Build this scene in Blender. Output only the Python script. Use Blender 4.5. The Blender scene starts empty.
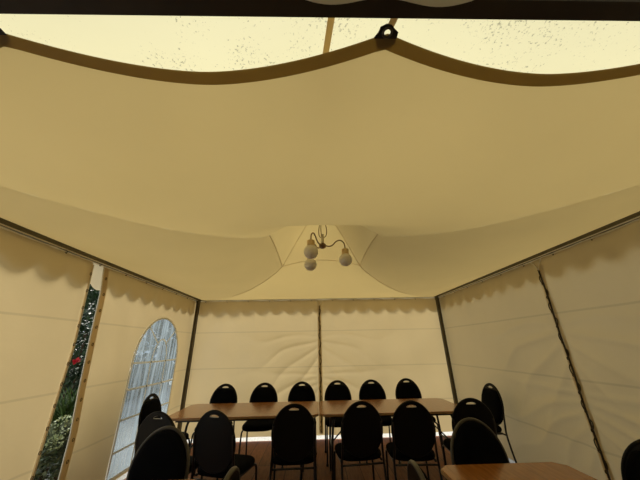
import bpy, bmesh, math, random
from mathutils import Vector, Matrix, noise
random.seed(7)
sc = bpy.context.scene
COL = sc.collection
PI = math.pi

# ------------------------------------------------------------------ measures (metres)
XL, XR, Y0, Y1, ZE = -2.315, 2.522, 0.466, 5.361, 2.342     # inner faces of the tent, underside of eave
CX, CY = (XL + XR) / 2, (Y0 + Y1) / 2
HX, HY = (XR - XL) / 2, (Y1 - Y0) / 2

# ------------------------------------------------------------------ helpers
def link(o):
    COL.objects.link(o); return o

def obj(name, bm, mat=None, parent=None, smooth=False, recalc=True):
    if recalc: bmesh.ops.recalc_face_normals(bm, faces=bm.faces[:])
    me = bpy.data.meshes.new(name); bm.to_mesh(me); bm.free()
    if smooth:
        for p in me.polygons: p.use_smooth = True
    if mat: me.materials.append(mat)
    o = link(bpy.data.objects.new(name, me))
    if parent: o.parent = parent
    return o

def thing(name, label, cat, loc=(0, 0, 0), rz=0.0, group=None):
    o = link(bpy.data.objects.new(name, None))
    o.empty_display_size = .1
    o.location = loc; o.rotation_euler = (0, 0, rz)
    return tag(o, label, cat, group)

def tag(o, label, cat, group=None):
    o['label'] = label; o['category'] = cat
    if group: o['group'] = group
    return o

def struct(name, bm, mat, label=None, smooth=False, recalc=True):
    o = obj(name, bm, mat, None, smooth, recalc); o['kind'] = 'structure'
    if label: o['label'] = label
    return o

def copy_tree(src, parent=None):
    c = src.copy(); COL.objects.link(c)
    if parent: c.parent = parent
    for ch in list(src.children): copy_tree(ch, c)
    return c

def add_box(bm, lo, hi, bevel=0):
    r = bmesh.ops.create_cube(bm, size=1)
    vs = r['verts']
    for v in vs:
        v.co = Vector([lo[i] + (v.co[i] + .5) * (hi[i] - lo[i]) for i in range(3)])
    if bevel:
        es = list({e for v in vs for e in v.link_edges})
        bmesh.ops.bevel(bm, geom=es, offset=bevel, segments=2, affect='EDGES', profile=.5)

def add_tube(bm, pts, r, seg=8, closed=False, caps=True):
    pts = [Vector(p) for p in pts]; n = len(pts)
    rad = r if isinstance(r, (list, tuple)) else [r] * n
    rings = []; prev = None
    for i in range(n):
        if closed: t = pts[(i + 1) % n] - pts[i - 1]
        else: t = pts[min(i + 1, n - 1)] - pts[max(i - 1, 0)]
        t.normalize()
        if prev is None:
            a = Vector((0, 0, 1)) if abs(t.z) < .9 else Vector((1, 0, 0))
            u = t.cross(a).normalized()
        else:
            u = (prev - t * prev.dot(t))
            u = u.normalized() if u.length > 1e-6 else t.orthogonal().normalized()
        prev = u; w = t.cross(u)
        rings.append([bm.verts.new(pts[i] + (u * math.cos(k * 2 * PI / seg) + w * math.sin(k * 2 * PI / seg)) * rad[i]) for k in range(seg)])
    for i in range(n if closed else n - 1):
        a, b = rings[i], rings[(i + 1) % n]
        for k in range(seg):
            bm.faces.new((a[k], a[(k + 1) % seg], b[(k + 1) % seg], b[k]))
    if caps and not closed:
        bm.faces.new(rings[0][::-1]); bm.faces.new(rings[-1])

def smooth_path(pts, n=6):
    pts = [Vector(p) for p in pts]; out = []
    P = [pts[0]] + pts + [pts[-1]]
    for i in range(1, len(P) - 2):
        p0, p1, p2, p3 = P[i - 1:i + 3]
        for k in range(n):
            t = k / n
            out.append(.5 * ((2 * p1) + (p2 - p0) * t + (2 * p0 - 5 * p1 + 4 * p2 - p3) * t * t + (3 * p1 - p0 - 3 * p2 + p3) * t ** 3))
    out.append(pts[-1]); return out

def add_lathe(bm, prof, seg=24, loc=(0, 0, 0)):
    loc = Vector(loc); rings = []
    for r, z in prof:
        if r < 1e-5: rings.append([bm.verts.new(loc + Vector((0, 0, z)))])
        else: rings.append([bm.verts.new(loc + Vector((r * math.cos(k * 2 * PI / seg), r * math.sin(k * 2 * PI / seg), z))) for k in range(seg)])
    for a, b in zip(rings, rings[1:]):
        for k in range(seg):
            k2 = (k + 1) % seg
            q = [a[k % len(a)], a[k2 % len(a)], b[k2 % len(b)], b[k % len(b)]]
            f = []
            for v in q:
                if v not in f: f.append(v)
            if len(f) > 2: bm.faces.new(f)

def grid(bm, nu, nv, fn):
    vs = [[bm.verts.new(fn(i / nu, j / nv)) for j in range(nv + 1)] for i in range(nu + 1)]
    for i in range(nu):
        for j in range(nv):
            bm.faces.new((vs[i][j], vs[i + 1][j], vs[i + 1][j + 1], vs[i][j + 1]))
    return vs

def lerp(a, b, t): return a + (b - a) * t
def sstep(a, b, x):
    t = max(0, min(1, (x - a) / (b - a))); return t * t * (3 - 2 * t)
def interp(tab, x):
    if x <= tab[0][0]: return tab[0][1]
    for (a, ya), (b, yb) in zip(tab, tab[1:]):
        if x <= b: return ya + (yb - ya) * (x - a) / (b - a)
    return tab[-1][1]
def hermite(tab, x):
    n = len(tab)
    if x <= tab[0][0]: return tab[0][1]
    if x >= tab[-1][0]: return tab[-1][1]
    def slope(i):
        if i == 0: return (tab[1][1] - tab[0][1]) / (tab[1][0] - tab[0][0])
        if i == n - 1: return (tab[-1][1] - tab[-2][1]) / (tab[-1][0] - tab[-2][0])
        return (tab[i + 1][1] - tab[i - 1][1]) / (tab[i + 1][0] - tab[i - 1][0])
    for i in range(n - 1):
        if x <= tab[i + 1][0]:
            h = tab[i + 1][0] - tab[i][0]; t = (x - tab[i][0]) / h
            m0, m1 = slope(i) * h, slope(i + 1) * h
            return (2*t**3-3*t*t+1)*tab[i][1] + (t**3-2*t*t+t)*m0 + (-2*t**3+3*t*t)*tab[i+1][1] + (t**3-t*t)*m1

# ------------------------------------------------------------------ materials
def new_mat(name):
    m = bpy.data.materials.new(name); m.use_nodes = True
    nt = m.node_tree
    for n in list(nt.nodes): nt.nodes.remove(n)
    return m, nt, nt.nodes, nt.links

def N(nt, typ, **kw):
    n = nt.nodes.new(typ)
    for k, v in kw.items():
        if k.startswith('i_'): n.inputs[int(k[2:])].default_value = v
        else: setattr(n, k, v)
    return n

def principled(name, col, rough=.5, metal=0, spec=.5, noise_amt=0, noise_scale=20, bump=0, bump_scale=200, coat=0, sheen=0):
    m, nt, ns, ln = new_mat(name)
    out = N(nt, 'ShaderNodeOutputMaterial'); b = N(nt, 'ShaderNodeBsdfPrincipled')
    b.inputs['Base Color'].default_value = (*col, 1); b.inputs['Roughness'].default_value = rough
    b.inputs['Metallic'].default_value = metal; b.inputs['Specular IOR Level'].default_value = spec
    b.inputs['Coat Weight'].default_value = coat
    b.inputs['Sheen Weight'].default_value = sheen
    ln.new(b.outputs[0], out.inputs[0])
    tc = N(nt, 'ShaderNodeTexCoord')
    if noise_amt:
        no = N(nt, 'ShaderNodeTexNoise'); no.inputs['Scale'].default_value = noise_scale; no.inputs['Detail'].default_value = 4
        ln.new(tc.outputs['Object'], no.inputs['Vector'])
        rp = N(nt, 'ShaderNodeValToRGB')
        rp.color_ramp.elements[0].position = .3; rp.color_ramp.elements[1].position = .7
        rp.color_ramp.elements[0].color = (*[c * (1 - noise_amt) for c in col], 1)
        rp.color_ramp.elements[1].color = (*[min(1, c * (1 + noise_amt)) for c in col], 1)
        ln.new(no.outputs[0], rp.inputs[0]); ln.new(rp.outputs[0], b.inputs['Base Color'])
    if bump:
        no = N(nt, 'ShaderNodeTexNoise'); no.inputs['Scale'].default_value = bump_scale
        ln.new(tc.outputs['Object'], no.inputs['Vector'])
        bp = N(nt, 'ShaderNodeBump'); bp.inputs['Strength'].default_value = bump; bp.inputs['Distance'].default_value = .01
        ln.new(no.outputs[0], bp.inputs['Height']); ln.new(bp.outputs[0], b.inputs['Normal'])
    return m

def fabric(name, refl, trans, fac, seams=(), specks=False, weave=0, rough=.45, gloss=.04):
    """coated tent fabric: part diffuse, part translucent; seams = heights of welded overlaps"""
    m, nt, ns, ln = new_mat(name)
    out = N(nt, 'ShaderNodeOutputMaterial')
    d = N(nt, 'ShaderNodeBsdfDiffuse'); t = N(nt, 'ShaderNodeBsdfTranslucent'); g = N(nt, 'ShaderNodeBsdfGlossy')
    g.inputs['Roughness'].default_value = rough
    mx = N(nt, 'ShaderNodeMixShader', i_0=fac); mg = N(nt, 'ShaderNodeMixShader', i_0=gloss)
    ln.new(d.outputs[0], mx.inputs[1]); ln.new(t.outputs[0], mx.inputs[2])
    ln.new(mx.outputs[0], mg.inputs[1]); ln.new(g.outputs[0], mg.inputs[2]); ln.new(mg.outputs[0], out.inputs[0])
    tc = N(nt, 'ShaderNodeTexCoord')
    # gentle uneven ageing of the cloth
    no = N(nt, 'ShaderNodeTexNoise'); no.inputs['Scale'].default_value = 1.7; no.inputs['Detail'].default_value = 5
    ln.new(tc.outputs['Object'], no.inputs['Vector'])
    var = N(nt, 'ShaderNodeMapRange'); var.inputs[3].default_value = .93; var.inputs[4].default_value = 1.05
    ln.new(no.outputs[0], var.inputs[0])
    fv = var.outputs[0]
    if seams:
        sep = N(nt, 'ShaderNodeSeparateXYZ'); ln.new(tc.outputs['Object'], sep.inputs[0])
        for zc in seams:
            s = N(nt, 'ShaderNodeMath', operation='SUBTRACT', i_1=zc); ln.new(sep.outputs[2], s.inputs[0])
            a = N(nt, 'ShaderNodeMath', operation='ABSOLUTE'); ln.new(s.outputs[0], a.inputs[0])
            mr = N(nt, 'ShaderNodeMapRange'); mr.inputs[1].default_value = .006; mr.inputs[2].default_value = .012
            mr.inputs[3].default_value = .84; mr.inputs[4].default_value = 1.0
            ln.new(a.outputs[0], mr.inputs[0])
            mu = N(nt, 'ShaderNodeMath', operation='MULTIPLY'); ln.new(fv, mu.inputs[0]); ln.new(mr.outputs[0], mu.inputs[1]); fv = mu.outputs[0]
    if specks:
        n2 = N(nt, 'ShaderNodeTexNoise'); n2.inputs['Scale'].default_value = 90; n2.inputs['Detail'].default_value = 3; n2.inputs['Roughness'].default_value = .7
        n3 = N(nt, 'ShaderNodeTexNoise'); n3.inputs['Scale'].default_value = 6; n3.inputs['Detail'].default_value = 2
        ln.new(tc.outputs['Object'], n2.inputs['Vector']); ln.new(tc.outputs['Object'], n3.inputs['Vector'])
        ad = N(nt, 'ShaderNodeMath', operation='MULTIPLY_ADD', i_1=.45); ln.new(n3.outputs[0], ad.inputs[0]); ln.new(n2.outputs[0], ad.inputs[2])
        mr = N(nt, 'ShaderNodeMapRange'); mr.inputs[1].default_value = .84; mr.inputs[2].default_value = .93
        mr.inputs[3].default_value = 1; mr.inputs[4].default_value = .5
        ln.new(ad.outputs[0], mr.inputs[0])
        mu = N(nt, 'ShaderNodeMath', operation='MULTIPLY'); ln.new(fv, mu.inputs[0]); ln.new(mr.outputs[0], mu.inputs[1]); fv = mu.outputs[0]
    for node, col in ((d, refl), (t, trans)):
        mc = N(nt, 'ShaderNodeVectorMath', operation='SCALE'); mc.inputs[0].default_value = col
        ln.new(fv, mc.inputs['Scale']); ln.new(mc.outputs[0], node.inputs['Color'])
    if weave:
        wv = N(nt, 'ShaderNodeTexNoise'); wv.inputs['Scale'].default_value = 9; wv.inputs['Detail'].default_value = 6
        ln.new(tc.outputs['Object'], wv.inputs['Vector'])
        bp = N(nt, 'ShaderNodeBump'); bp.inputs['Strength'].default_value = weave; bp.inputs['Distance'].default_value = .02
        ln.new(wv.outputs[0], bp.inputs['Height'])
        for n in (d, t, g): ln.new(bp.outputs[0], n.inputs['Normal'])
    return m

def wood(name, c1, c2, rough, scale=(1, 1, 1), planks=None, coat=0, spec=.5):
    m, nt, ns, ln = new_mat(name)
    out = N(nt, 'ShaderNodeOutputMaterial'); b = N(nt, 'ShaderNodeBsdfPrincipled')
    b.inputs['Roughness'].default_value = rough; b.inputs['Coat Weight'].default_value = coat; b.inputs['Coat Roughness'].default_value = .12
    b.inputs['Specular IOR Level'].default_value = spec
    ln.new(b.outputs[0], out.inputs[0])
    tc = N(nt, 'ShaderNodeTexCoord'); mp = N(nt, 'ShaderNodeMapping'); mp.inputs['Scale'].default_value = scale
    ln.new(tc.outputs['Object'], mp.inputs[0])
    no = N(nt, 'ShaderNodeTexNoise'); no.inputs['Scale'].default_value = 6; no.inputs['Detail'].default_value = 8; no.inputs['Distortion'].default_value = .6
    ln.new(mp.outputs[0], no.inputs['Vector'])
    rp = N(nt, 'ShaderNodeValToRGB'); rp.color_ramp.elements[0].position = .3; rp.color_ramp.elements[1].position = .72
    rp.color_ramp.elements[0].color = (*c1, 1); rp.color_ramp.elements[1].color = (*c2, 1)
    ln.new(no.outputs[0], rp.inputs[0]); col = rp.outputs[0]
    if planks:
        br = N(nt, 'ShaderNodeTexBrick'); br.inputs['Scale'].default_value = 1
        br.inputs['Brick Width'].default_value = planks[0]; br.inputs['Row Height'].default_value = planks[1]
        br.inputs['Mortar Size'].default_value = .004; br.inputs['Color1'].default_value = (1, 1, 1, 1); br.inputs['Color2'].default_value = (.72, .72, .72, 1)
        br.inputs['Mortar'].default_value = (.25, .25, .25, 1)
        m2 = N(nt, 'ShaderNodeMapping'); m2.inputs['Rotation'].default_value = (0, 0, PI / 2)
        ln.new(tc.outputs['Object'], m2.inputs[0]); ln.new(m2.outputs[0], br.inputs[0])
        mx = N(nt, 'ShaderNodeMix', data_type='RGBA', blend_type='MULTIPLY'); mx.inputs[0].default_value = 1
        ln.new(col, mx.inputs[6]); ln.new(br.outputs[0], mx.inputs[7]); col = mx.outputs[2]
    ln.new(col, b.inputs['Base Color'])
    return m

REFL = (.84, .78, .60)
M = {}
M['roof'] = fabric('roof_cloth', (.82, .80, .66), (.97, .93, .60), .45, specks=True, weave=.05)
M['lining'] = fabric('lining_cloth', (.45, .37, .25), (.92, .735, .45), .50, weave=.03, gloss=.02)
M['hem'] = fabric('lining_hem_webbing', (.29, .20, .075), (.6, .42, .14), .25, weave=.1, gloss=.02)
M['wall'] = fabric('wall_cloth', (.60, .51, .33), (.88, .69, .36), .30, seams=(1.735, 1.11, .55), weave=.16, gloss=.10, rough=.38)
def shade_net_mat():
    m, nt, ns, ln = new_mat('added_shade_net')
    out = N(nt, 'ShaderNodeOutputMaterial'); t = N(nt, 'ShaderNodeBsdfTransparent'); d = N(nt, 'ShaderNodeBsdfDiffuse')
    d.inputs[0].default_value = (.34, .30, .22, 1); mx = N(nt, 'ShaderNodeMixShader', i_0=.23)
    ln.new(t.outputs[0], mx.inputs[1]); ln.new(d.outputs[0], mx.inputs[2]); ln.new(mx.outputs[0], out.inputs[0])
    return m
M['shade_net'] = shade_net_mat()
M['canopy'] = fabric('canopy_cloth', (.45, .38, .26), (.5, .4, .25), .10)
M['seam'] = fabric('seam_tape', (.5, .38, .18), (.75, .5, .2), .35)
M['valance'] = fabric('valance_cloth', (.80, .76, .62), (.9, .8, .55), .25)
M['edge'] = fabric('edge_band', (.60, .49, .32), (.80, .60, .32), .35)
M['bar_tape'] = fabric('window_bar_tape', (.90, .87, .76), (.95, .93, .85), .45)
M['rope'] = principled('white_rope', (.82, .78, .66), .6)
M['alu'] = principled('brown_aluminium', (.10, .085, .055), .45, metal=.35, noise_amt=.15, noise_scale=8)
M['darkbeam'] = principled('dark_brown_beam', (.030, .019, .008), .7, noise_amt=.2, noise_scale=6)
M['lip_light'] = principled('pale_lip_light', (.86, .81, .66), .4)
M['hook'] = principled('dark_hook_metal', (.05, .04, .03), .5, metal=.5)
M['lace'] = principled('dark_lacing_cord', (.045, .035, .025), .8)
M['steel'] = principled('black_steel_tube', (.012, .012, .014), .32, spec=.5)
M['blackcloth'] = principled('black_upholstery', (.0035, .004, .006), .95, spec=.08, noise_amt=.4, noise_scale=300, bump=.2, bump_scale=600)
M['plastic'] = principled('black_plastic', (.005, .005, .006), .5, spec=.22)
M['litrim'] = principled('lit_rim_grey', (.075, .07, .06), .38)
M['handle'] = principled('pale_handle_lip', (.65, .63, .56), .35)
M['ferrule'] = principled('rubber_foot', (.02, .02, .02), .8)
M['table'] = wood('table_laminate', (.26, .095, .020), (.38, .155, .036), .22, (1, 8, 4), coat=.25)
M['table_edge'] = principled('table_edge_band', (.36, .22, .11), .4)
M['floor'] = wood('floor_boards', (.20, .068, .019), (.34, .125, .038), .55, (9, 1, 1), planks=(1.25, .19), spec=.2)
M['opal'] = principled('opal_glass', (.80, .76, .66), .28, spec=.5)
M['brass'] = principled('lamp_collar', (.72, .52, .24), .38, metal=.1)
M['armwood'] = principled('dark_bronze', (.19, .12, .065), .35, metal=.5)
M['candle'] = principled('cream_sleeve', (.74, .68, .50), .5)
M['gravel'] = principled('pale_gravel', (.46, .46, .44), .95, noise_amt=.35, noise_scale=60)
M['leaf_dark'] = principled('glossy_leaf', (.030, .065, .024), .35, noise_amt=.5, noise_scale=5)
M['leaf_mid'] = principled('long_leaf', (.075, .13, .035), .4, noise_amt=.5, noise_scale=5)
M['leaf_grey'] = principled('grey_green_leaf', (.12, .15, .085), .6, noise_amt=.5, noise_scale=7)
M['pale_bloom'] = principled('pale_bloom', (.38, .46, .27), .6, noise_amt=.2)
M['red'] = principled('red_petal', (.62, .02, .04), .5)
M['bark'] = principled('bark', (.10, .07, .045), .9, noise_amt=.3)
M['ring'] = principled('grommet_metal', (.10, .09, .07), .4, metal=.6)
M['patch'] = principled('grommet_patch', (.02, .017, .012), .7)

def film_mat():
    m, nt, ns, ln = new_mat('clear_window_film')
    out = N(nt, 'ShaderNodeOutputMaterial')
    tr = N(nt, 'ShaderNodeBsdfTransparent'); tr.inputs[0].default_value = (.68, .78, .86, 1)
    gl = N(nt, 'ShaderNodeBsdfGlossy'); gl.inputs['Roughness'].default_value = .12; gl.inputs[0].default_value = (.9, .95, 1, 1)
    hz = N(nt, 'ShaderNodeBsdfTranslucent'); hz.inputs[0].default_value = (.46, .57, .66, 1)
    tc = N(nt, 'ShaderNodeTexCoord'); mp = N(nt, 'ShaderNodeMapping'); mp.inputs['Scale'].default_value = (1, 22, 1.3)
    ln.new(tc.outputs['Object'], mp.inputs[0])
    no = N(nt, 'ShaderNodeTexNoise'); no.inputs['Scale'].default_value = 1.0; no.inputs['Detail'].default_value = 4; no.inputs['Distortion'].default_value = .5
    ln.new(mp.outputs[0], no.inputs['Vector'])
    mr = N(nt, 'ShaderNodeMapRange'); mr.inputs[1].default_value = .40; mr.inputs[2].default_value = .68  # film haze, with wrinkle reflections painted in as pale streaks
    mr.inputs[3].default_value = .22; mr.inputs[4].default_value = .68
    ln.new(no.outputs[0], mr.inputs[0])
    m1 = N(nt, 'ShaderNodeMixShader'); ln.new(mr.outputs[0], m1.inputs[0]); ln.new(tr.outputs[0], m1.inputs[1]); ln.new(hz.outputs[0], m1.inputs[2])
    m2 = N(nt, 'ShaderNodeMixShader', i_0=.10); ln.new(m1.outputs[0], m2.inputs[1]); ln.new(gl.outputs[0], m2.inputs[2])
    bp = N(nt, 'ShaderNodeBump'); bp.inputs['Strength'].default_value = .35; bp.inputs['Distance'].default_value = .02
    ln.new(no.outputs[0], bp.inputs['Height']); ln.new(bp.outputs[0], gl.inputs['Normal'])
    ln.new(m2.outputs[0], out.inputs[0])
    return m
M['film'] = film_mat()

# ------------------------------------------------------------------ floor and ground outside
bm = bmesh.new(); add_box(bm, (XL - .02, Y0 - .9, -.05), (XR + .02, Y1 + .02, 0))
struct('floor', bm, M['floor'], 'brown wooden board floor of the tent')
bm = bmesh.new(); grid(bm, 4, 4, lambda a, b: Vector((lerp(-30, 30, a), lerp(-25, 35, b), -.06)))
struct('ground', bm, M['gravel'], 'pale gravel ground outside the tent')

# unseen adjoining canopy (roof, sides, far end), added to cut the entrance light
bm = bmesh.new()
grid(bm, 6, 6, lambda a, b: Vector((lerp(XL - .6, XR + .6, a), lerp(.36, -4.6, b), 2.46 + .5 * math.sin(PI * a) * b)))
struct('ceiling_blocker', bm, M['canopy'], 'unseen dark canopy added to dim the entrance')
bm = bmesh.new()
grid(bm, 6, 4, lambda a, b: Vector((lerp(XL - .6, XR + .6, a), -4.6, lerp(0, 3.0, b))))
struct('wall_blocker', bm, M['canopy'], 'far end wall of the added light-blocking canopy')
for nm, x in (('wall_blocker_left', XL - .6), ('wall_blocker_right', XR + .6)):
    bm = bmesh.new()
    grid(bm, 4, 4, lambda a, b: Vector((x, lerp(.36, -4.6, a), lerp(0, 2.46, b))))
    struct(nm, bm, M['canopy'], 'side wall of the added light-blocking canopy')

# ------------------------------------------------------------------ ceiling lining
HIP = [(0.015, 3.10), (.07, 2.945), (.145, 2.715), (.22, 2.470), (.29, 2.375), (.37, 2.310), (.48, 2.258), (.59, 2.243), (.71, 2.250), (.85, 2.285), (1.0, 2.352)]
def lining_z(s, q, bulge):
    return hermite(HIP, s) + bulge * (1 - q * q) * math.exp(-((s - .22) / .19) ** 2)
def lining_pt(side, s, q):
    # side: 0 front, 1 back, 2 left, 3 right ; q along the ring edge, -1..1
    b = (.19, .085, .03, .03)[side]
    z = lining_z(s, q, b)
    if side: z += .045 * sstep(.94, 1, s)
    sx, sy = HX - .012, HY
    if side == 0: return Vector((CX + q * s * sx, CY - s * sy, z))
    if side == 1: return Vector((CX + q * s * sx, CY + s * (sy - .01), z))
    if side == 2: return Vector((CX - s * sx, CY + q * s * sy, z))
    return Vector((CX + s * sx, CY + q * s * sy, z))
GROM = [-2.112, -.942, .230, 1.402, 2.574]
def front_y(x):
    for a, b in zip([-3.284] + GROM, GROM):
        if x <= b:
            u = (x - (a + b) / 2) / ((b - a) / 2)
            return .508 + .111 * (1 - abs(u) ** 1.75)
    return .508
def front_pt(a, q):
    """a 0 = scalloped edge, 1 = apex"""
    s1 = .96
    for _ in range(12):
        x = CX + q * s1 * (HX - .012); s1 = (CY - front_y(x)) / HY
    s = lerp(s1, .015, a)
    p = lining_pt(0, s, q)
    return p
bm = bmesh.new()
srows = [.015, .04, .07, .1, .13, .16, .19, .205, .22, .235, .25, .27, .3, .34, .38, .43, .48, .54, .6, .67, .74, .81, .88, .94, 1.0]
NQ = 24
for side in (1, 2, 3):
    vs = [[bm.verts.new(lining_pt(side, s, lerp(-1, 1, j / NQ))) for j in range(NQ + 1)] for s in srows]
    for i in range(len(vs) - 1):
        for j in range(NQ): bm.faces.new((vs[i][j], vs[i + 1][j], vs[i + 1][j + 1], vs[i][j + 1]))
NF = 72
arow = [(1 - s) / .985 for s in srows][::-1]
vs = [[bm.verts.new(front_pt(a, lerp(-1, 1, j / NF))) for j in range(NF + 1)] for a in arow]
for i in range(len(vs) - 1):
    for j in range(NF): bm.faces.new((vs[i][j], vs[i + 1][j], vs[i + 1][j + 1], vs[i][j + 1]))
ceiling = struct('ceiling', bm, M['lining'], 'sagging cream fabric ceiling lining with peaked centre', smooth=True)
# sheer net added over the two side panels, ring to eave, to darken them
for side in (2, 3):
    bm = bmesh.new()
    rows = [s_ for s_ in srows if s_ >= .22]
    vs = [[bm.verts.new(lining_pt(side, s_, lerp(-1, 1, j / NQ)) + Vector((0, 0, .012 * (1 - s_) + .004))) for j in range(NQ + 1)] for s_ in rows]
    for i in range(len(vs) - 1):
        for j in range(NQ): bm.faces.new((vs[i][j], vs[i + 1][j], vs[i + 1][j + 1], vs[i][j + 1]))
    obj('side_shade_net', bm, M['shade_net'], ceiling, smooth=True)
# webbing hem under the scalloped front edge
bm = bmesh.new()
def hem_pt(u, v):
    q = lerp(-1, 1, u); p = front_pt(0, q); p2 = front_pt(.018, q)
    w = .038
    y = lerp(p.y - .004, p.y + w, v); t = (y - p.y) / (p2.y - p.y)
    return Vector((p.x, y, lerp(p.z, p2.z, t) - .004))
grid(bm, 144, 2, hem_pt)
obj('hem', bm, M['hem'], ceiling, smooth=True)['label'] = 'dark brown webbing hem along the scalloped edge'
# thin welded seam cords along hips and ring
bm = bmesh.new()
for side, q in ((1, -1), (1, 1)):
    add_tube(bm, [lining_pt(side, s, q) - Vector((0, 0, .002)) for s in srows[2:19]], .0035, 5)
for side in (1, 2, 3):
    add_tube(bm, [lining_pt(side, .22, lerp(-1, 1, j / 16)) - Vector((0, 0, .002)) for j in range(17)], .003, 5)
obj('seam', bm, M['lining'], ceiling, smooth=True)
# grommets with patches and straps to the front beam
for gi, gx in enumerate(GROM[:4]):
    gy = .503; gz = lining_z((CY - gy) / HY, 0, 0) - .007
    bm = bmesh.new()
    ring = [Vector((gx + (.034 + .004 * math.sin(3 * k)) * math.cos(k * 2 * PI / 14), gy + .012 + (.036 + .003 * math.cos(5 * k)) * math.sin(k * 2 * PI / 14), gz)) for k in range(14)]
    top = [bm.verts.new(v) for v in ring]; hole = [bm.verts.new(Vector((gx + .011 * math.cos(k * 2 * PI / 14), gy - .003 + .011 * math.sin(k * 2 * PI / 14), gz))) for k in range(14)]
    for k in range(14): bm.faces.new((top[k], top[(k + 1) % 14], hole[(k + 1) % 14], hole[k]))
    pa = obj('grommet_patch', bm, M['patch'], ceiling); pa['label'] = 'black corner patch round a grommet'
    bm = bmesh.new()
    add_tube(bm, [(gx + .013 * math.cos(a), gy - .003 + .013 * math.sin(a), gz - .003) for a in [k * 2 * PI / 16 for k in range(16)]], .004, 6, closed=True)
    obj('grommet', bm, M['ring'], pa, smooth=True)
    bm = bmesh.new()   # pale webbing tongue pulled up to the beam
    d = Vector((.018, -.050, .008)); n = Vector((.95, .3, 0)) * .010
    P0 = Vector((gx + .006, gy - .012, gz + .004)); P1 = P0 + d * .75; P2 = P0 + d
    lo = [P0 - n, P0 + n, P1 + n, P2, P1 - n]
    a = [bm.verts.new(v) for v in lo]; b = [bm.verts.new(v + Vector((0, 0, .003))) for v in lo]
    bm.faces.new(a); bm.faces.new(b[::-1])
    for k in range(5): bm.faces.new((a[k], b[k], b[(k + 1) % 5], a[(k + 1) % 5]))
    st = obj('strap', bm, M['lining'], pa); st['label'] = 'tan pointed strap'

# ------------------------------------------------------------------ outer roof with valances
RP = [(0.0, 4.45), (.06, 4.0), (.13, 3.45), (.22, 2.98), (.32, 2.74), (.5, 2.54), (.75, 2.45), (1.0, 2.43)]
bm = bmesh.new()
OX, OY = HX + .10, HY + .10
for side in range(4):
    def rp(a, b, side=side):
        s = max(a, .004); q = lerp(-1, 1, b); z = hermite(RP, s)
        x, y = ((q, -1), (q, 1), (-1, q), (1, q))[side]
        return Vector((CX + x * s * OX, CY + y * s * OY, z))
    grid(bm, 20, 16, rp)
bmesh.ops.remove_doubles(bm, verts=bm.verts[:], dist=.0005)
roof = struct('roof', bm, M['roof'], 'sunlit cream outer roof cloth flecked with dirt', smooth=True)
bm = bmesh.new()
grid(bm, 8, 1, lambda a, b: Vector((.082 - .05 * a + .022 * (b - .5), CY - (1 - .16 * a) * OY, hermite(RP, 1 - .16 * a) - .006)))
obj('seam_tape', bm, M['seam'], roof)['label'] = 'tan strip across the bright roof cloth'
def valance(p0, p1, out):
    """scalloped skirt hanging from roof edge along p0-p1, just outside the wall"""
    p0, p1, out = Vector(p0), Vector(p1), Vector(out)
    L = (p1 - p0).length; nsc = round(L / .29)
    b = bmesh.new()
    def fn(u, v):
        ph = u * nsc; sc_ = abs(math.sin(PI * ph))
        bottom = 2.155 - .085 * sc_ ** .8
        z = lerp(2.43, bottom, v)
        return p0.lerp(p1, u) + out * (.012 + .012 * math.sin(ph * 2.1) * v + .01 * (1 - v)) + Vector((0, 0, z))
    grid(b, nsc * 8, 5, fn)
    return obj('valance', b, M['valance'], roof, smooth=True)
WL, WR, WB = XL - .02, XR + .02, Y1 + .02          # planes of the wall cloths
valance((WL, Y1 + .05, 0), (WR, Y1 + .05, 0), (0, .0, 0))
valance((XL - .05, Y0, 0), (XL - .05, Y1, 0), (0, 0, 0))
valance((XR + .05, Y0, 0), (XR + .05, Y1, 0), (0, 0, 0))

# ------------------------------------------------------------------ wall cloths
def folds(u, z, seed):
    """u metres along the wall"""
    n = noise.noise(Vector((u * 1.1 + seed * 7.3, z * 1.5, seed))) * .034
    n += noise.noise(Vector((u * 3.2 + seed * 3.1, z * 1.2 + u * 1.0, seed + 4))) * .011
    n += noise.noise(Vector((u * 9 + seed, z * .9, seed + 9))) * .0045 * sstep(1.6, 2.3, z)
    return n
def diag(du, z, z0, k=1.0, fan=19):
    """folds fanning from a lacing at height z0, du = distance from it"""
    a = math.atan2(z0 - z, du + .25)
    r = math.hypot(z0 - z, du + .25)
    ph = a * fan * .5 + noise.noise(Vector((du * 1.6, z * 1.6, 3 + z0))) * 1.6
    ridge = (1 - abs(math.sin(ph))) ** 1.6 - .35          # tight creases with slack between
    return ridge * .030 * k * math.exp(-((r - .8) / .8) ** 2) * sstep(-.30, .15, a)

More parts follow.
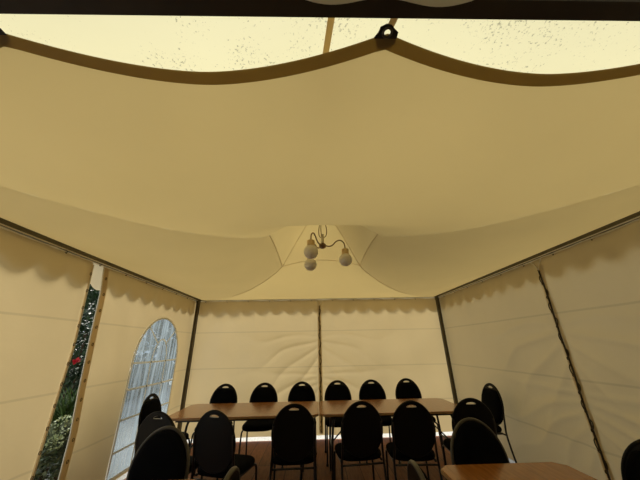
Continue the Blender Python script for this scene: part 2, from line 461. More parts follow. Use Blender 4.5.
def wall_sheet(name, along, fixed, u0, u1, seed, ztop=2.334, zbot=.055, edge0=None, edge1=None, lace=None, W=None, label=None, inward=1):
    """along 'x' or 'y'; fixed = plane coordinate; hole(u,z) -> True inside window"""
    bm = bmesh.new()
    nu, nz = 130, 110
    def P(a, b):
        z = lerp(zbot, ztop, b)
        lo = edge0(z) if edge0 else u0
        hi = edge1(z) if edge1 else u1
        u = lerp(lo, hi, a)
        if b == 1:   # drooping top edge between the hooks
            z -= .010 * abs(math.sin(PI * u / .42))
        d = folds(u, z, seed)
        if lace is not None: d += diag(abs(u - lace), z, 1.62, .5 + .25 * (seed % 2), 20) + diag(abs(u - lace), z, 1.0, .8, 24)
        d *= sstep(0, .05, a) * sstep(0, .05, 1 - a) * .85 + .15
        d *= inward
        if W:
            zz = (z - W[2]) / (W[3] - W[2]) * W[1] if z > W[2] else max(0, W[4] - z)
            d *= sstep(-.02, .22, math.hypot(u - W[0], zz) - W[1] if z > W[2] else max(abs(u - W[0]) - W[1], W[4] - z))
        return Vector((u, fixed + d, z)) if along == 'x' else Vector((fixed + d, u, z))
    vs = grid(bm, nu, nz, P)
    if W:
        # drop the faces inside the window and pull the rim on to its outline
        c, hw, sp, top, sill = W
        inside = win_hole(W)
        kill = [f for f in bm.faces if inside(f.calc_center_median().y, f.calc_center_median().z)]
        rim = {v for f in kill for v in f.verts}
        bmesh.ops.delete(bm, geom=kill, context='FACES')
        for v in rim:
            if not v.is_valid: continue
            du, z = v.co.y - c, v.co.z
            if z > sp:
                k = math.hypot(du / hw, (z - sp) / (top - sp))
                if k > .5: v.co.y = c + du / k; v.co.z = sp + (z - sp) / k
            elif z < sill + .03 and abs(du) < hw - .03: v.co.z = sill
            else: v.co.y = c + math.copysign(hw, du)
    return struct(name, bm, M['wall'], label, smooth=True, recalc=False)

# window outlines: (centre, half width, spring height, top, sill)
WIN1 = (4.325, .575, 1.30, 1.905, .10)
WIN2 = (1.575, .575, 1.30, 1.905, .10)
def win_hole(W, grow=0.0):
    c, hw, sp, top, sill = W
    def f(u, z):
        w = hw + grow
        if z < sill - grow: return False
        if z <= sp: return abs(u - c) < w
        t = (z - sp) / (top + grow - sp)
        return t < 1 and abs(u - c) < w * math.sqrt(1 - t * t)
    return f
def win_half(W, z):
    c, hw, sp, top, sill = W
    if z <= sp: return hw
    t = min(1, (z - sp) / (top - sp)); return hw * math.sqrt(max(0, 1 - t * t))

FE = [(.07, 2.775), (1.1, 2.781), (1.5, 2.788), (2.04, 2.741), (2.32, 2.715)]
RE = [(.07, 3.09), (.38, 3.07), (.71, 3.062), (1.1, 3.01), (1.6, 2.962), (2.05, 2.925), (2.32, 2.872)]
MIDX = .105; MIDY = 2.817
wall_sheet('wall_back_left', 'x', WB, XL - .016, MIDX, 1, lace=MIDX, label='cream fabric back wall, left half', inward=-1)
wall_sheet('wall_back_right', 'x', WB, MIDX, XR + .016, 2, lace=MIDX, label='cream fabric back wall, right half', inward=-1)
wall_sheet('wall_right_rear', 'y', WR, MIDY, Y1 + .016, 3, lace=MIDY, label='cream fabric right wall, rear panel', inward=-1)
wall_sheet('wall_right_front', 'y', WR, Y0 + .05, MIDY, 4, lace=MIDY, label='cream fabric right wall, front panel', inward=-1)
wall_sheet('wall_left_rear', 'y', WL, 0, 0, 5, edge0=lambda z: interp(RE, z), edge1=lambda z: Y1 + .016, W=WIN1, label='cream fabric left wall panel with arched window by the back corner')
wall_sheet('wall_left_front', 'y', WL, 0, 0, 6, edge0=lambda z: Y0 + .05, edge1=lambda z: interp(FE, z), W=WIN2, label='cream fabric left wall panel nearest the camera')

# edge bands on the free edges beside the gap
def edge_band(wallname, tab, sgn, w, label):
    par = bpy.data.objects[wallname]
    bm = bmesh.new()
    def fn(a, b):
        z = lerp(.07, 2.315, a); return Vector((WL + .012, interp(tab, z) + sgn * w * b, z))
    grid(bm, 40, 3, fn)
    o = obj('edge_band', bm, M['edge'], par, smooth=True); o['label'] = label
    bm = bmesh.new()
    add_tube(bm, [(WL + .012, interp(tab, z) - sgn * .006, z) for z in [lerp(.07, 2.3, k / 40) for k in range(41)]], .007, 6)
    obj('edge_rope', bm, M['rope'], par, smooth=True)['label'] = 'white rope edge'
    bm = bmesh.new()
    for k in range(13):
        z = .16 + k * .17; y = interp(tab, z) + sgn * w * .5
        add_tube(bm, [(WL + .018, y + .010 * math.cos(t), z + .014 * math.sin(t)) for t in [j * 2 * PI / 10 for j in range(10)]], .003, 5, closed=True)
    lo = obj('lacing_loop', bm, M['alu'], par, smooth=True); lo['kind'] = 'stuff'
edge_band('wall_left_rear', RE, 1, .075, 'brownish edge band with lacing loops')
edge_band('wall_left_front', FE, -1, .014, 'brownish edge band beside the open gap')

# windows
def window(name, W, label):
    c, hw, sp, top, sill = W
    bm = bmesh.new()
    nz, nu = 40, 24
    def fn(a, b):
        z = lerp(sill, top - .0005, b); h = win_half(W, z)
        u = c + lerp(-h, h, a)
        return Vector((WL + .004 + .010 * noise.noise(Vector((u * 7, z * .8, 2))), u, z))
    grid(bm, nu, nz, fn)
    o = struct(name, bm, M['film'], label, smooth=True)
    bm = bmesh.new()     # welded frame round the arch
    out_ = [(c - hw, z) for z in [lerp(sill, sp, k / 10) for k in range(10)]]
    out_ += [(c - hw * math.cos(t), sp + (top - sp) * math.sin(t)) for t in [k * PI / 24 for k in range(25)]]
    out_ += [(c + hw, z) for z in [lerp(sp, sill, (k + 1) / 10) for k in range(10)]]
    def ribbon(pts, w, x, closed=False):
        n = len(pts); L = []; R = []
        for i in range(n):
            a = pts[(i - 1) % n] if closed else pts[max(0, i - 1)]; b = pts[(i + 1) % n] if closed else pts[min(n - 1, i + 1)]
            t = Vector((b[0] - a[0], b[1] - a[1])); t.normalize(); nn = Vector((-t.y, t.x)) * w / 2
            L.append([bm.verts.new((x + o, pts[i][0] + nn.x, pts[i][1] + nn.y)) for o in (0, .003)])
            R.append([bm.verts.new((x + o, pts[i][0] - nn.x, pts[i][1] - nn.y)) for o in (0, .003)])
        for i in range(n if closed else n - 1):
            j = (i + 1) % n
            for a, b, c2, d in ((L[i][0], L[j][0], R[j][0], R[i][0]), (L[i][1], L[j][1], R[j][1], R[i][1]), (L[i][0], L[j][0], L[j][1], L[i][1]), (R[i][0], R[j][0], R[j][1], R[i][1])):
                bm.faces.new((a, b, c2, d))
        if not closed:
            for i in (0, -1): bm.faces.new((L[i][0], L[i][1], R[i][1], R[i][0]))
    ribbon(out_, .026, WL + .012, True)
    obj('window_frame', bm, M['bar_tape'], o)
    # bars printed on the film: two uprights, cross bars, an inner arch and two slanting bars
    cols = (c - hw / 3 + .02, c + hw / 3 + .02)
    def bar(pts, w=.024):
        nonlocal bm
        bm = bmesh.new(); ribbon(pts, w, WL + .020)
        obj('glazing_bar', bm, M['bar_tape'], o)
    for z in (sp, sp - .30, sp - .62, sp - .94):
        bar([(c - hw, z), (c, z - .006), (c + hw, z)])
    for u in cols:
        bar([(u + .005 * math.sin(k), lerp(sill, sp, k / 12)) for k in range(13)], .02)
    r = hw / 3; az = sp + .02
    bar([(c + .02 - r * math.cos(t), sp + .30 * math.sin(t)) for t in [k * PI / 14 for k in range(15)]], .02)
    for s in (-1, 1):
        bar([(c + .02 + s * r * .62, sp + .245), (c + s * hw * .66, sp + (top - sp) * .76)], .02)
    return o
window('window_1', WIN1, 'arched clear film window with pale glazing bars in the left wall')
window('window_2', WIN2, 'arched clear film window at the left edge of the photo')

# ------------------------------------------------------------------ frame: beams and posts
def beam(name_lab, a, b, inward, dark=False):
    a, b, inn = Vector(a), Vector(b), Vector(inward)
    d = (b - a).normalized()
    root = thing('eave_beam', name_lab, 'beam', (0, 0, 0))
    def prism(poly, mat, nm, lab=None):
        bm = bmesh.new()
        A = [bm.verts.new(a + inn * p[0] + Vector((0, 0, p[1]))) for p in poly]
        B = [bm.verts.new(b + inn * p[0] + Vector((0, 0, p[1]))) for p in poly]
        n = len(poly)
        bm.faces.new(A); bm.faces.new(B[::-1])
        for k in range(n): bm.faces.new((A[k], B[k], B[(k + 1) % n], A[(k + 1) % n]))
        o = obj(nm, bm, mat, root)
        if lab: o['label'] = lab
        return o
    main = M['darkbeam'] if dark else M['alu']
    # hollow tent profile: box with a groove along the inner face
    prism(([(-.035, ZE), (.012, ZE), (.012, ZE + .02), (.004, ZE + .02), (.004, ZE + .035), (.012, ZE + .035), (.012, ZE + .07), (-.035, ZE + .07)] if dark else [(-.035, ZE - .004), (.030, ZE - .004), (.030, ZE + .030), (.022, ZE + .030), (.022, ZE + .038), (.030, ZE + .038), (.030, ZE + .044), (-.035, ZE + .044)]), main, 'profile')
    if not dark:
        prism([(.016, ZE - .011), (.027, ZE - .011), (.027, ZE - .003), (.016, ZE - .003)], M['lip_light'], 'lip_light_strip', 'pale strip standing for the highlight on the beam lip')  # highlight on the beam's lip, put in as a pale strip
        bm = bmesh.new()
        L = (b - a).length; n = int(L / .42) * 6
        add_tube(bm, [a.lerp(b, k / n) + Vector((0, 0, ZE - .022 - .006 * abs(math.sin(PI * k / 6)))) + inn * .012 for k in range(n + 1)], .0055, 6)
        obj('curtain_cord', bm, M['rope'], root, smooth=True)['label'] = 'pale cord under the beam'
    return root
beam('brown aluminium eave beam over the cream back wall', (XL, Y1, 0), (XR, Y1, 0), (0, -1, 0))
beam('brown aluminium eave beam over the left wall with arched window', (XL, Y0, 0), (XL, Y1, 0), (1, 0, 0))
beam('brown aluminium eave beam over the laced right wall', (XR, Y0, 0), (XR, Y1, 0), (-1, 0, 0))
fb = beam('dark brown front beam across the top of the entrance', (XL - .05, Y0 - .012, 0), (XR + .05, Y0 - .012, 0), (0, 1, 0), dark=True)

def hooks(a, b, label, group):
    a, b = Vector(a), Vector(b); L = (b - a).length; n = int(L / .42)
    src = None
    for k in range(n + 1):
        p = a + (b - a).normalized() * (.16 + k * .42)
        if (p - a).length > L - .05: break
        if src is None:
            bm = bmesh.new()
            add_tube(bm, smooth_path([(0, 0, .012), (.0, 0, -.012), (.008, .002, -.026), (.016, .0, -.014), (.014, 0, -.004)], 4), .0035, 6)
            add_box(bm, (-.007, -.007, .006), (.007, .007, .014))
            o = src = obj('curtain_hook', bm, M['hook'], None, smooth=False)
        else:
            o = src.copy(); COL.objects.link(o)
        o.location = (p.x, p.y, ZE - .013)
        tag(o, label, 'hook', group)
hooks((XL, Y1 - .008, 0), (XR, Y1 - .008, 0), 'small dark hook holding up the back wall cloth', 'hooks under the back beam')
hooks((XL + .008, 2.2, 0), (XL + .008, Y1, 0), 'small dark hook holding up the left wall cloth', 'hooks under the left beam')
hooks((XR - .008, 2.0, 0), (XR - .008, Y1, 0), 'small dark hook holding up the right wall cloth', 'hooks under the right beam')

def post(x, y, label, sx, sy):
    root = thing('tent_post', label, 'post', (x, y, 0))
    bm = bmesh.new()
    w = .027
    # square tube with a keder groove on each inner side
    pr = [(-w, -w), (w, -w), (w, -.008), (w - .01, -.008), (w - .01, .008), (w, .008), (w, w), (.008, w), (.008, w - .01), (-.008, w - .01), (-.008, w), (-w, w)]
    pr = [(sx * a, sy * b) for a, b in pr]
    A = [bm.verts.new((a, b, .012)) for a, b in pr]; B = [bm.verts.new((a, b, ZE + .03)) for a, b in pr]
    bm.faces.new(A); bm.faces.new(B)
    for k in range(len(pr)): bm.faces.new((A[k], A[(k + 1) % len(pr)], B[(k + 1) % len(pr)], B[k]))
    obj('tube', bm, M['alu'], root)
    bm = bmesh.new(); add_box(bm, (-.06, -.06, 0), (.06, .06, .012), .003)
    obj('base_plate', bm, M['alu'], root)
    bm = bmesh.new(); add_box(bm, (-.033, -.033, ZE - .05), (.033, .033, ZE + .035), .005)
    obj('corner_joint', bm, M['alu'], root)
post(XL + .035, Y1 - .035, 'dark aluminium corner post at the back left beside the arched window', 1, -1)
post(XR - .035, Y1 - .035, 'dark aluminium corner post at the back right of the tent', -1, -1)

# pale crumpled cloth lying along the outside of the front beam
bm = bmesh.new()
def flap(a, b):
    x = lerp(-.03, .46, a)
    w = (.55 + .45 * math.sin(a * 9 + .5)) * math.sin(PI * a) ** .4
    y = lerp(.36, .417 + .012 * w, b)
    return Vector((x, y, 2.332 - .016 * w * b + .012 * (1 - w) + .03 * (1 - b)))
grid(bm, 30, 4, flap)
tag(obj('roof_flap', bm, M['valance'], None, smooth=True), 'pale crumpled cloth flap showing above the dark front beam', 'cloth flap')

# ------------------------------------------------------------------ lacings
def lacing(pt, label):
    """pt(du, out, z) -> world"""
    root = thing('wall_lacing', label, 'lacing', (0, 0, 0))
    bm = bmesh.new()
    zs = [lerp(.10, 2.21, k / 60) for k in range(61)]
    add_tube(bm, [pt(.004 * math.sin(z * 9), .012, z) for z in zs], .0085, 6)
    obj('centre_cord', bm, M['lace'], root, smooth=True)
    bm = bmesh.new()
    for k in range(14):
        z = .15 + k * .15; s = 1 if k % 2 else -1
        add_tube(bm, smooth_path([pt(0, .014, z + .05), pt(s * .022, .014, z + .02), pt(s * .018, .016, z - .02), pt(0, .018, z - .05)], 3), .005, 5)
        add_tube(bm, [pt(.012 * math.cos(t), .018, z - .05 + .014 * math.sin(t)) for t in [j * 2 * PI / 8 for j in range(8)]], .004, 5, closed=True)
    o = obj('loop', bm, M['lace'], root, smooth=True); o['kind'] = 'stuff'
    bm = bmesh.new()
    for s in (-1, 1):
        add_tube(bm, smooth_path([pt(s * .075, .012, 2.315), pt(s * .03, .014, 2.26), pt(0, .014, 2.20)], 4), .005, 6)
    obj('tie', bm, M['rope'], root, smooth=True)['label'] = 'pale tie spread up to the beam'
    for s in (-1, 1):
        bm = bmesh.new()
        grid(bm, 30, 2, lambda a, b: pt(s * (.004 + .030 * b), .004 + .004 * math.sin(a * 40 + s), lerp(.08, 2.27, a)))
        obj('lap', bm, M['wall'], root, smooth=True)
lacing(lambda u, o, z: Vector((MIDX + u, WB - .006 - o, z)), 'dark cord lacing joining the two halves of the back wall')
lacing(lambda u, o, z: Vector((WR - .006 - o, MIDY + u, z)), 'dark cord lacing joining the two panels of the right wall')

# ------------------------------------------------------------------ pendant lamp
LX, LY = .108, 2.905
lamp = thing('pendant_lamp', 'three-armed pendant lamp with white globes hanging from the tent peak', 'lamp', (LX, LY, 2.52))
def L_(p): return (p[0], p[1], p[2] - 2.52)
bm = bmesh.new()
add_lathe(bm, [(0, 2.520), (.022, 2.523), (.040, 2.540), (.044, 2.560), (.034, 2.578), (.018, 2.588), (0, 2.590)], 20, (0, 0, -2.52))
obj('hub', bm, M['armwood'], lamp, smooth=True)
bm = bmesh.new()
add_lathe(bm, [(0, 2.586), (.018, 2.586), (.019, 2.60), (.017, 2.69), (.019, 2.70), (0, 2.702)], 16, (0, 0, -2.52))
obj('stem', bm, M['candle'], lamp, smooth=True)
bm = bmesh.new()
for a in (0.3, 2.4, 4.4):
    c_, s_ = math.cos(a), math.sin(a)
    add_tube(bm, smooth_path([L_((.016 * c_, .016 * s_, 2.66)), L_((.05 * c_, .05 * s_, 2.70)), L_((.055 * c_, .055 * s_, 2.78)), L_((.038 * c_, .038 * s_, 2.86)), L_((.02 * c_, .02 * s_, 2.98)), L_((0, 0, 3.085))], 5), .005, 6)
obj('hanging_wire', bm, M['armwood'], lamp, smooth=True)
bm = bmesh.new()
add_lathe(bm, [(0, 3.12), (.05, 3.12), (.05, 3.09), (.01, 3.08), (0, 3.08)], 16, (0, 0, -2.52))
obj('ceiling_plate', bm, M['ring'], lamp, smooth=True)
for ang, R in ((239, .262), (121, .285), (14, .28)):
    a = math.radians(ang); c_, s_ = math.cos(a), math.sin(a)
    def rp_(r, z): return L_((r * c_, r * s_, z))
    bm = bmesh.new()
    add_tube(bm, smooth_path([rp_(.03, 2.562), rp_(.08, 2.556), rp_(.125, 2.575), rp_(.17, 2.625), rp_(R - .055, 2.645), rp_(R - .012, 2.615), rp_(R, 2.56), rp_(R, 2.53)], 6), .0075, 8)
    arm = obj('arm', bm, M['armwood'], lamp, smooth=True)
    bm = bmesh.new()
    add_lathe(bm, [(0, 2.538), (.030, 2.538), (.042, 2.532), (.043, 2.482), (.038, 2.472), (0, 2.472)], 20, L_((R * c_, R * s_, 0)))
    obj('collar', bm, M['brass'], arm, smooth=False)['label'] = 'tan collar above the globe'
    bm = bmesh.new()
    add_lathe(bm, [(.079 * math.sin(t), 2.402 - .079 * math.cos(t)) for t in [k * PI * .86 / 18 for k in range(19)]], 28, L_((R * c_, R * s_, 0)))
    obj('globe', bm, M['opal'], arm, smooth=True)['label'] = 'white globe shade'

# ------------------------------------------------------------------ tables
def make_table(w, l, label, loc, rz=0, inset=.16, yin=.16, zb=.35):
    t = thing('folding_table', label, 'table', loc, rz)
    H = .74; ch = .055
    hw, hl = l / 2, w / 2
    poly = [(-hw + ch, -hl), (hw - ch, -hl), (hw, -hl + ch), (hw, hl - ch), (hw - ch, hl), (-hw + ch, hl), (-hw, hl - ch), (-hw, -hl + ch)]
    def slab(name, z0, z1, mat, k=0, bev=0, parent=t):
        bm = bmesh.new()
        A = [bm.verts.new((x * (1 + k), y * (1 + k), z0)) for x, y in poly]; B = [bm.verts.new((x * (1 + k), y * (1 + k), z1)) for x, y in poly]
        bm.faces.new(A[::-1]); bm.faces.new(B)
        for i in range(8): bm.faces.new((A[i], A[(i + 1) % 8], B[(i + 1) % 8], B[i]))
        if bev: bmesh.ops.bevel(bm, geom=[e for e in bm.edges if abs(e.verts[0].co.z - e.verts[1].co.z) < 1e-6], offset=bev, segments=2, affect='EDGES')
        return obj(name, bm, mat, parent)
    top = slab('tabletop', H - .025, H, M['table'], 0, .003)
    slab('edge_band', H - .022, H - .004, M['table_edge'], .0035 / hw * 1.0, 0, top)
    bm = bmesh.new()
    for s in (-1, 1): add_box(bm, (-hw + .12, s * (hl - .09) - .015, H - .055), (hw - .12, s * (hl - .09) + .015, H - .026))
    obj('apron_rail', bm, M['steel'], t)
    for s in (-1, 1):
        for q in (-1, 1):
            bm = bmesh.new()
            x = s * (hw - inset); y = q * (hl - yin)
            add_tube(bm, smooth_path([(x - s * .04, y, H - .04), (x, y, H - .12), (x + s * .02, y, .3), (x + s * .02, y, .005)], 4), .014, 8)
            leg = obj('leg', bm, M['steel'], t, smooth=True)
        bm = bmesh.new()
        x = s * (hw - inset + .015)
        add_tube(bm, [(x, -hl + yin, zb), (x, hl - yin, zb)], .010, 8)
        add_tube(bm, [(s * (hw - inset - .34), 0, H - .04), (x, 0, zb + .01)], .008, 8)
        obj('brace', bm, M['steel'], t, smooth=True)
    return t
TL, TR, TA, TB = -1.713, 1.805, 3.501, 4.308
TM = (TL + TR) / 2; TYC = (TA + TB) / 2; TLEN = (TR - TL) / 2 - .012
make_table(TB - TA, TLEN, 'long brown folding table at the back, left one of the joined pair', ((TL + TM) / 2, TYC, 0), inset=.22)
make_table(TB - TA, TLEN, 'long brown folding table at the back, right one of the joined pair', ((TR + TM) / 2, TYC, 0))
make_table(.80, 1.76, 'brown folding table end-on in the bottom right corner', (1.175, 2.082 - .88, 0), PI / 2, inset=.22, yin=.12, zb=.58)
make_table(.80, 1.76, 'brown folding table barely showing at the bottom left behind the grey-rimmed chair', (-1.06, 2.0 - .88, 0), PI / 2, inset=.185, yin=.07, zb=.58)

# ------------------------------------------------------------------ chairs (front towards +y, origin on the floor under the seat)
def oval(k=1.0, n=48, dz=0):
    out = []
    for i in range(n):
        t = i * 2 * PI / n; s = math.sin(t)
        w = .206 * (1 - .06 * s) * k
        out.append((w * math.cos(t), .700 + dz + .236 * k * s))
    return out
LEAN = math.radians(9)
def back_xf(x, z, off=0):
    """point on the leaning back plane; off = towards the sitter"""
    h = z - .45
    return Vector((x, -.205 - h * math.sin(LEAN) + off * math.cos(LEAN), .45 + h * math.cos(LEAN) * 1.012 + off * math.sin(LEAN)))
def plate(bm, outer, hole, off0, off1):
    loops = [outer] + ([hole] if hole else [])
    faces_v = []
    for off in (off0, off1):
        es = []; rings = []
        for lp in loops:
            v = [bm.verts.new(back_xf(x, z, off)) for x, z in lp]
            rings.append(v); es += [bm.edges.new((v[i], v[(i + 1) % len(v)])) for i in range(len(v))]
        bmesh.ops.triangle_fill(bm, edges=es, use_beauty=True)
        faces_v.append(rings)
    for a, b in zip(*faces_v):
        for i in range(len(a)): bm.faces.new((a[i], a[(i + 1) % len(a)], b[(i + 1) % len(a)], b[i]))
SLOT_Z = .896
def make_chair(slot=True):
    t = thing('stacking_chair', '', 'chair')
    # backrest: plastic shell with a carrying slot, rim, cushion
    bm = bmesh.new()
    hole = [(.050 * math.cos(a), SLOT_Z + .0125 * math.sin(a) - .006 * (math.cos(a) ** 2)) for a in [i * 2 * PI / 20 for i in range(20)]]
    plate(bm, oval(.985), hole if slot else None, -.012, .006)
    shell = obj('backrest', bm, M['plastic'], t)
    bm = bmesh.new()
    add_tube(bm, [back_xf(x, z, -.002) for x, z in oval(.985, 56)], .0115, 8, closed=True)
    rim = obj('rim', bm, M['plastic'] if slot else M['litrim'], shell, smooth=True)  # grey variant: light on the glossy black rim put into the colour
    if not slot: rim['label'] = 'backrest rim coloured grey as if lit'
    if slot:
        bm = bmesh.new()
        add_tube(bm, [back_xf(x, z, -.003) for x, z in hole], .0042, 6, closed=True)
        obj('handle_slot', bm, M['handle'], shell, smooth=True)['label'] = 'pale lip of the carrying slot'
    bm = bmesh.new()   # domed cushion, stopping below the slot
    n = 40; rings = []
    for k, (kk, off) in enumerate([(.93, .006), (.93, .016), (.89, .027), (.75, .034), (.5, .038), (.2, .040)]):
        rr = []
        for x, z in oval(kk, n):
            if slot: z = min(z, .872 - .02 * (x / .2) ** 2 - .01 * (1 - kk))
            rr.append(bm.verts.new(back_xf(x, z, off)))
        rings.append(rr)
    for a, b in zip(rings, rings[1:]):
        for i in range(n): bm.faces.new((a[i], a[(i + 1) % n], b[(i + 1) % n], b[i]))
    bm.faces.new(rings[-1])
    obj('cushion', bm, M['blackcloth'], shell, smooth=True)
    # seat: rounded upholstered pad on a pan
    bm = bmesh.new(); n = 40; rings = []
    def se(i, k):
        a = i * 2 * PI / n; c_, s_ = math.cos(a), math.sin(a); e = .55
        return (.225 * k * math.copysign(abs(c_) ** e, c_) * (1 + .04 * s_), .215 * k * math.copysign(abs(s_) ** e, s_))
    for k, z in [(.90, .425), (.97, .432), (1.0, .448), (.985, .468), (.92, .482), (.7, .487), (.35, .488)]:
        rings.append([bm.verts.new((*se(i, k), z - .012 * max(0, se(i, k)[1] / .215) ** 2)) for i in range(n)])
    for a, b in zip(rings, rings[1:]):
        for i in range(n): bm.faces.new((a[i], a[(i + 1) % n], b[(i + 1) % n], b[i]))
    bm.faces.new(rings[0][::-1]); bm.faces.new(rings[-1])
    obj('seat', bm, M['blackcloth'], t, smooth=True)
    for s in (-1, 1):
        bm = bmesh.new()   # front leg bending back under the seat
        add_tube(bm, smooth_path([(s * .215, .215, .012), (s * .210, .200, .25), (s * .207, .188, .385), (s * .203, .150, .415), (s * .2, .05, .417), (s * .2, -.16, .417)], 5), .011, 8)
        leg = obj('leg', bm, M['steel'], t, smooth=True)
        bm = bmesh.new(); add_lathe(bm, [(0, 0), (.015, 0), (.015, .022), (0, .024)], 10, (s * .215, .215, 0)); obj('foot_cap', bm, M['ferrule'], leg)
        bm = bmesh.new()   # rear leg running up as back upright
        up = back_xf(s * .196, .62, -.006); up2 = back_xf(s * .192, .76, -.006)
        add_tube(bm, smooth_path([(s * .212, -.262, .012), (s * .210, -.226, .22), (s * .208, -.205, .40), tuple(back_xf(s * .200, .50, -.006)), tuple(up), tuple(up2)], 5), .011, 8)
        leg = obj('leg', bm, M['steel'], t, smooth=True)
        bm = bmesh.new(); add_lathe(bm, [(0, 0), (.015, 0), (.015, .022), (0, .024)], 10, (s * .212, -.262, 0)); obj('foot_cap', bm, M['ferrule'], leg)
    bm = bmesh.new()
    add_tube(bm, [(-.205, .10, .414), (.205, .10, .414)], .009, 8); obj('crossbar', bm, M['steel'], t, smooth=True)
    bm = bmesh.new(); add_tube(bm, [(-.208, -.198, .40), (.208, -.198, .40)], .009, 8); obj('crossbar', bm, M['steel'], t, smooth=True)
    return t
proto_s, proto_r = make_chair(True), make_chair(False)
used = set()
def chair(x, y, face, label, slot=True, group=None):
    """x, y = where the TOP of the backrest stands; face = heading in degrees (0 = towards the back wall)"""
    p = proto_s if slot else proto_r
    if p.name in used: c = copy_tree(p)
    else: c = p; used.add(p.name)
    a = math.radians(face)
    off = -.285   # local y of backrest top
    c.location = (x + math.sin(a) * off, y - math.cos(a) * off, 0)
    c.rotation_euler = (0, 0, a)
    c['label'] = label; c['category'] = 'chair'
    c['group'] = group or 'black stacking chairs round the tables'
    return c
ORD = ['first', 'second', 'third', 'fourth', 'fifth', 'sixth']
G1 = 'chairs along the wall side of the long tables'
for k, (x, y, a) in enumerate([(-1.385, 4.69, 176), (-.785, 4.71, 181), (-.203, 4.74, 179), (.362, 4.80, 181), (.91, 4.80, 178), (1.50, 4.86, 183)]):
    lab = ['black oval-backed chair behind the long table, nearest the left corner post',
           'black oval-backed chair behind the table, second from the left corner post',
           'black oval-backed chair behind the table, just left of the back wall lacing',
           'black oval-backed chair behind the table, just right of the back wall lacing',
           'black oval-backed chair behind the table, second from the right corner post',
           'black oval-backed chair behind the long table, nearest the right corner post'][k]
    chair(x, y, a, lab, group=G1)
G2 = 'chairs along the camera side of the long tables'
for k, (x, y, a) in enumerate([(-1.405, 2.80, -13), (-.905, 2.80, -16), (-.205, 3.0, 2), (.464, 3.05, 6), (.95, 3.0, -3), (1.58, 3.06, -6)]):
    lab = ['black chair seen from behind, at left end of tables, behind a grey-rimmed one',
           'black chair seen from behind, second from the left end of the long tables',
           'black chair seen from behind, just left of where the two long tables join',
           'black chair seen from behind, just right of where the two long tables join',
           'black chair seen from behind, second from the right end of the long tables',
           'black chair seen from behind, at right end of tables, behind a grey-rimmed one'][k]
    chair(x, y, a, lab, group=G2)
chair(-2.07, 3.87, -93, 'black chair at the left head of the long tables, in front of the arched window')
chair(2.425, 4.07, 93, 'black chair standing sideways against the right wall near the back corner')
chair(1.93, 1.75, 116, 'black chair cut off by the right edge of the photo beside the bottom right table')
chair(-1.06, 2.30, 174, 'large black chair with a grey rim at the bottom left, overlapping the chair behind', slot=False)
chair(1.15, 2.305, 186, 'large black chair with a grey rim at the far end of the bottom right table', slot=False)
chair(-.385, 1.53, 86, 'edge-on black chair with pale grey rim at the bottom, left of the aisle', slot=False)
chair(.465, 1.54, -90, 'edge-on black chair with pale grey rim beside the bottom right table', slot=False)

# ------------------------------------------------------------------ garden outside the gap
def leaf(bm, p, d, L, w, droop=.3):
    d = d.normalized(); side = d.cross(Vector((0, 0, 1)))
    side = side.normalized() if side.length > 1e-3 else Vector((1, 0, 0))
    roll = random.uniform(-1, 1); up = side.cross(d); side = (side * math.cos(roll) + up * math.sin(roll))
    a = bm.verts.new(p); m1 = p + d * L * .45 - Vector((0, 0, droop * L * .1)); e = p + d * L - Vector((0, 0, droop * L * .5))
    b = bm.verts.new(m1 + side * w); c = bm.verts.new(m1 - side * w); f = bm.verts.new(e)
    bm.faces.new((a, b, f)); bm.faces.new((a, f, c))
def rnd_dir(zb=0):
    v = Vector((random.gauss(0, 1), random.gauss(0, 1), random.gauss(0, 1) + zb)); return v.normalized()
def shrub(name, label, cat, c, rad, n, L, w, mat, stem=True, zb=.3, shell=.55):
    r = thing(name, label, cat, (c[0], c[1], -.06))
    bm = bmesh.new()
    for _ in range(n):
        u = rnd_dir(); k = random.uniform(shell, 1)
        p = Vector((u.x * rad[0] * k, u.y * rad[1] * k, c[2] + .06 + u.z * rad[2] * k))
        if p.z < .03: continue
        leaf(bm, p, (u + rnd_dir(zb) * .9), L * random.uniform(.6, 1.2), w * random.uniform(.6, 1.2))
    o = obj('foliage', bm, mat, r, recalc=False)
    if stem:
        bm = bmesh.new()
        for k in range(5):
            a = k * 1.3; add_tube(bm, smooth_path([(.05 * math.cos(a), .05 * math.sin(a), 0), (.1 * math.cos(a), .1 * math.sin(a), c[2] * .5), (.5 * rad[0] * math.cos(a), .5 * rad[1] * math.sin(a), c[2] + .06)], 4), .012, 6)
        obj('stem', bm, M['bark'], r, smooth=True)
    return r
rs = shrub('rose_bush', 'dark leafy shrub with a red flower seen through the wall gap', 'shrub', (-3.72, 4.72, 1.75), (.42, .55, .95), 3600, .085, .026, M['leaf_dark'])
bm = bmesh.new()
fp = Vector((-3.4 + 3.72, 4.20 - 4.72, 1.32 + .06))
for k in range(22):
    leaf(bm, fp + rnd_dir() * .012, rnd_dir(.4), .05, .022, -.2)
obj('flower', bm, M['red'], rs, recalc=False)['label'] = 'red flower'
r = thing('daylily_clump', 'clump of long arching leaves below the red flower', 'plant', (-3.12, 4.0, -.06))
bm = bmesh.new()
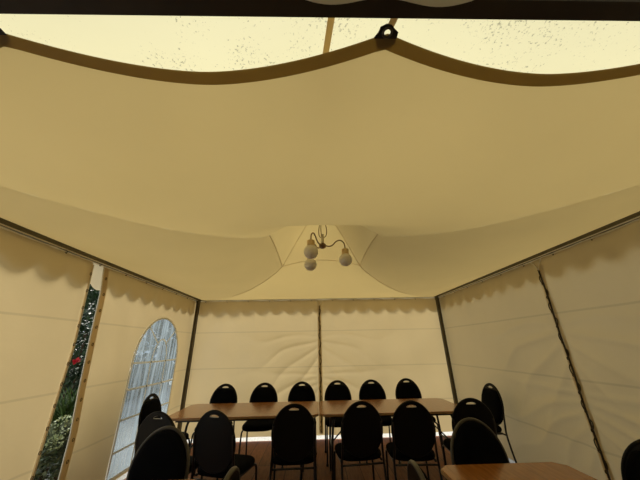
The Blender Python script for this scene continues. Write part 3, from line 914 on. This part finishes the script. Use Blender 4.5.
for _ in range(520):
    a = random.uniform(0, 2 * PI); L = random.uniform(.35, .75); b0 = Vector((random.uniform(-.12, .12), random.uniform(-.22, .22), random.uniform(0.15, .75)))
    d = Vector((math.cos(a) * .5, math.sin(a) * .5, 1)).normalized(); pr = None; w = .009
    pts = [b0 + d * L * t * .75 + Vector((math.cos(a), math.sin(a), -.35)) * (t * t) * L * .20 for t in (0, .3, .6, .85, 1)]
    sd = Vector((-math.sin(a), math.cos(a), 0))
    for i, p in enumerate(pts):
        ww = w * (1, 1.1, .9, .5, .05)[i]
        q = (bm.verts.new(p + sd * ww), bm.verts.new(p - sd * ww))
        if pr: bm.faces.new((pr[0], q[0], q[1], pr[1]))
        pr = q
obj('foliage', bm, M['leaf_mid'], r, recalc=False)
hb = shrub('hydrangea_bush', 'low bush with pale blooms seen low in the wall gap', 'shrub', (-2.66, 3.34, .36), (.16, .26, .40), 1300, .075, .026, M['leaf_grey'])
for k, (dx, dy, dz, rr) in enumerate([(.03, -.02, .80, .075), (-.03, .12, .74, .06), (.08, -.12, .68, .05), (.0, .2, .64, .05)]):
    bm = bmesh.new()
    for _ in range(130):
        u = rnd_dir(); p = Vector((dx, dy, dz)) + u * rr
        leaf(bm, p, u + rnd_dir() * .8, .026, .011, 0)
    o = obj('bloom', bm, M['pale_bloom'], hb, recalc=False); o['label'] = 'pale greenish bloom'; o['kind'] = 'stuff'
shrub('hedge', 'tall dark hedge standing farther back outside the wall gap', 'hedge', (-4.7, 5.1, 1.3), (.5, 1.5, 1.5), 5200, .12, .04, M['leaf_dark'], zb=.2)

shrub('hedge', 'long dark hedge far outside the arched window', 'hedge', (-6.6, 10.2, 1.7), (1.0, 5.2, 2.2), 5200, .34, .13, M['leaf_dark'], zb=.2)

# ------------------------------------------------------------------ light
w = bpy.data.worlds.new('sky'); sc.world = w; w.use_nodes = True
nt = w.node_tree
for n in list(nt.nodes): nt.nodes.remove(n)
out = N(nt, 'ShaderNodeOutputWorld'); bg = N(nt, 'ShaderNodeBackground')
tc = N(nt, 'ShaderNodeTexCoord'); sp = N(nt, 'ShaderNodeSeparateXYZ'); rp = N(nt, 'ShaderNodeValToRGB')
nt.links.new(tc.outputs['Generated'], sp.inputs[0]); nt.links.new(sp.outputs[2], rp.inputs[0])
e = rp.color_ramp.elements
e[0].position = 0; e[0].color = (.62, .72, .82, 1); e[1].position = .8; e[1].color = (.95, .98, 1.0, 1)
nt.links.new(rp.outputs[0], bg.inputs[0]); bg.inputs[1].default_value = 1.1
nt.links.new(bg.outputs[0], out.inputs[0])
sd = bpy.data.lights.new('sun', 'SUN'); sd.energy = 9.0; sd.angle = math.radians(30); sd.color = (1, .95, .85)
so = link(bpy.data.objects.new('sun', sd))
so.rotation_euler = Vector((.48, -.45, -.70)).to_track_quat('-Z', 'Y').to_euler()

# ------------------------------------------------------------------ camera
F, PITCH, ROLL, YAW, HC = 263.26, .3831, -.0199, .0272, 1.4593
cp, sp_, cy, sy, cr, sr = math.cos(PITCH), math.sin(PITCH), math.cos(YAW), math.sin(YAW), math.cos(ROLL), math.sin(ROLL)
fw = Vector((sy * cp, cy * cp, sp_)); rt = Vector((cy, -sy, 0)); up = rt.cross(fw)
r2 = rt * cr + up * sr; u2 = -rt * sr + up * cr
cam = bpy.data.cameras.new('camera'); cam.sensor_width = 36; cam.lens = 36 * F / 640; cam.clip_start = .02
co = link(bpy.data.objects.new('camera', cam))
co.matrix_world = Matrix(((r2.x, u2.x, -fw.x, 0), (r2.y, u2.y, -fw.y, 0), (r2.z, u2.z, -fw.z, HC), (0, 0, 0, 1)))
sc.camera = co
sc.view_settings.view_transform = 'Standard'; sc.view_settings.look = 'None'
sc.view_settings.exposure = -.6; sc.view_settings.gamma = 1; sc.view_settings.use_curve_mapping = False
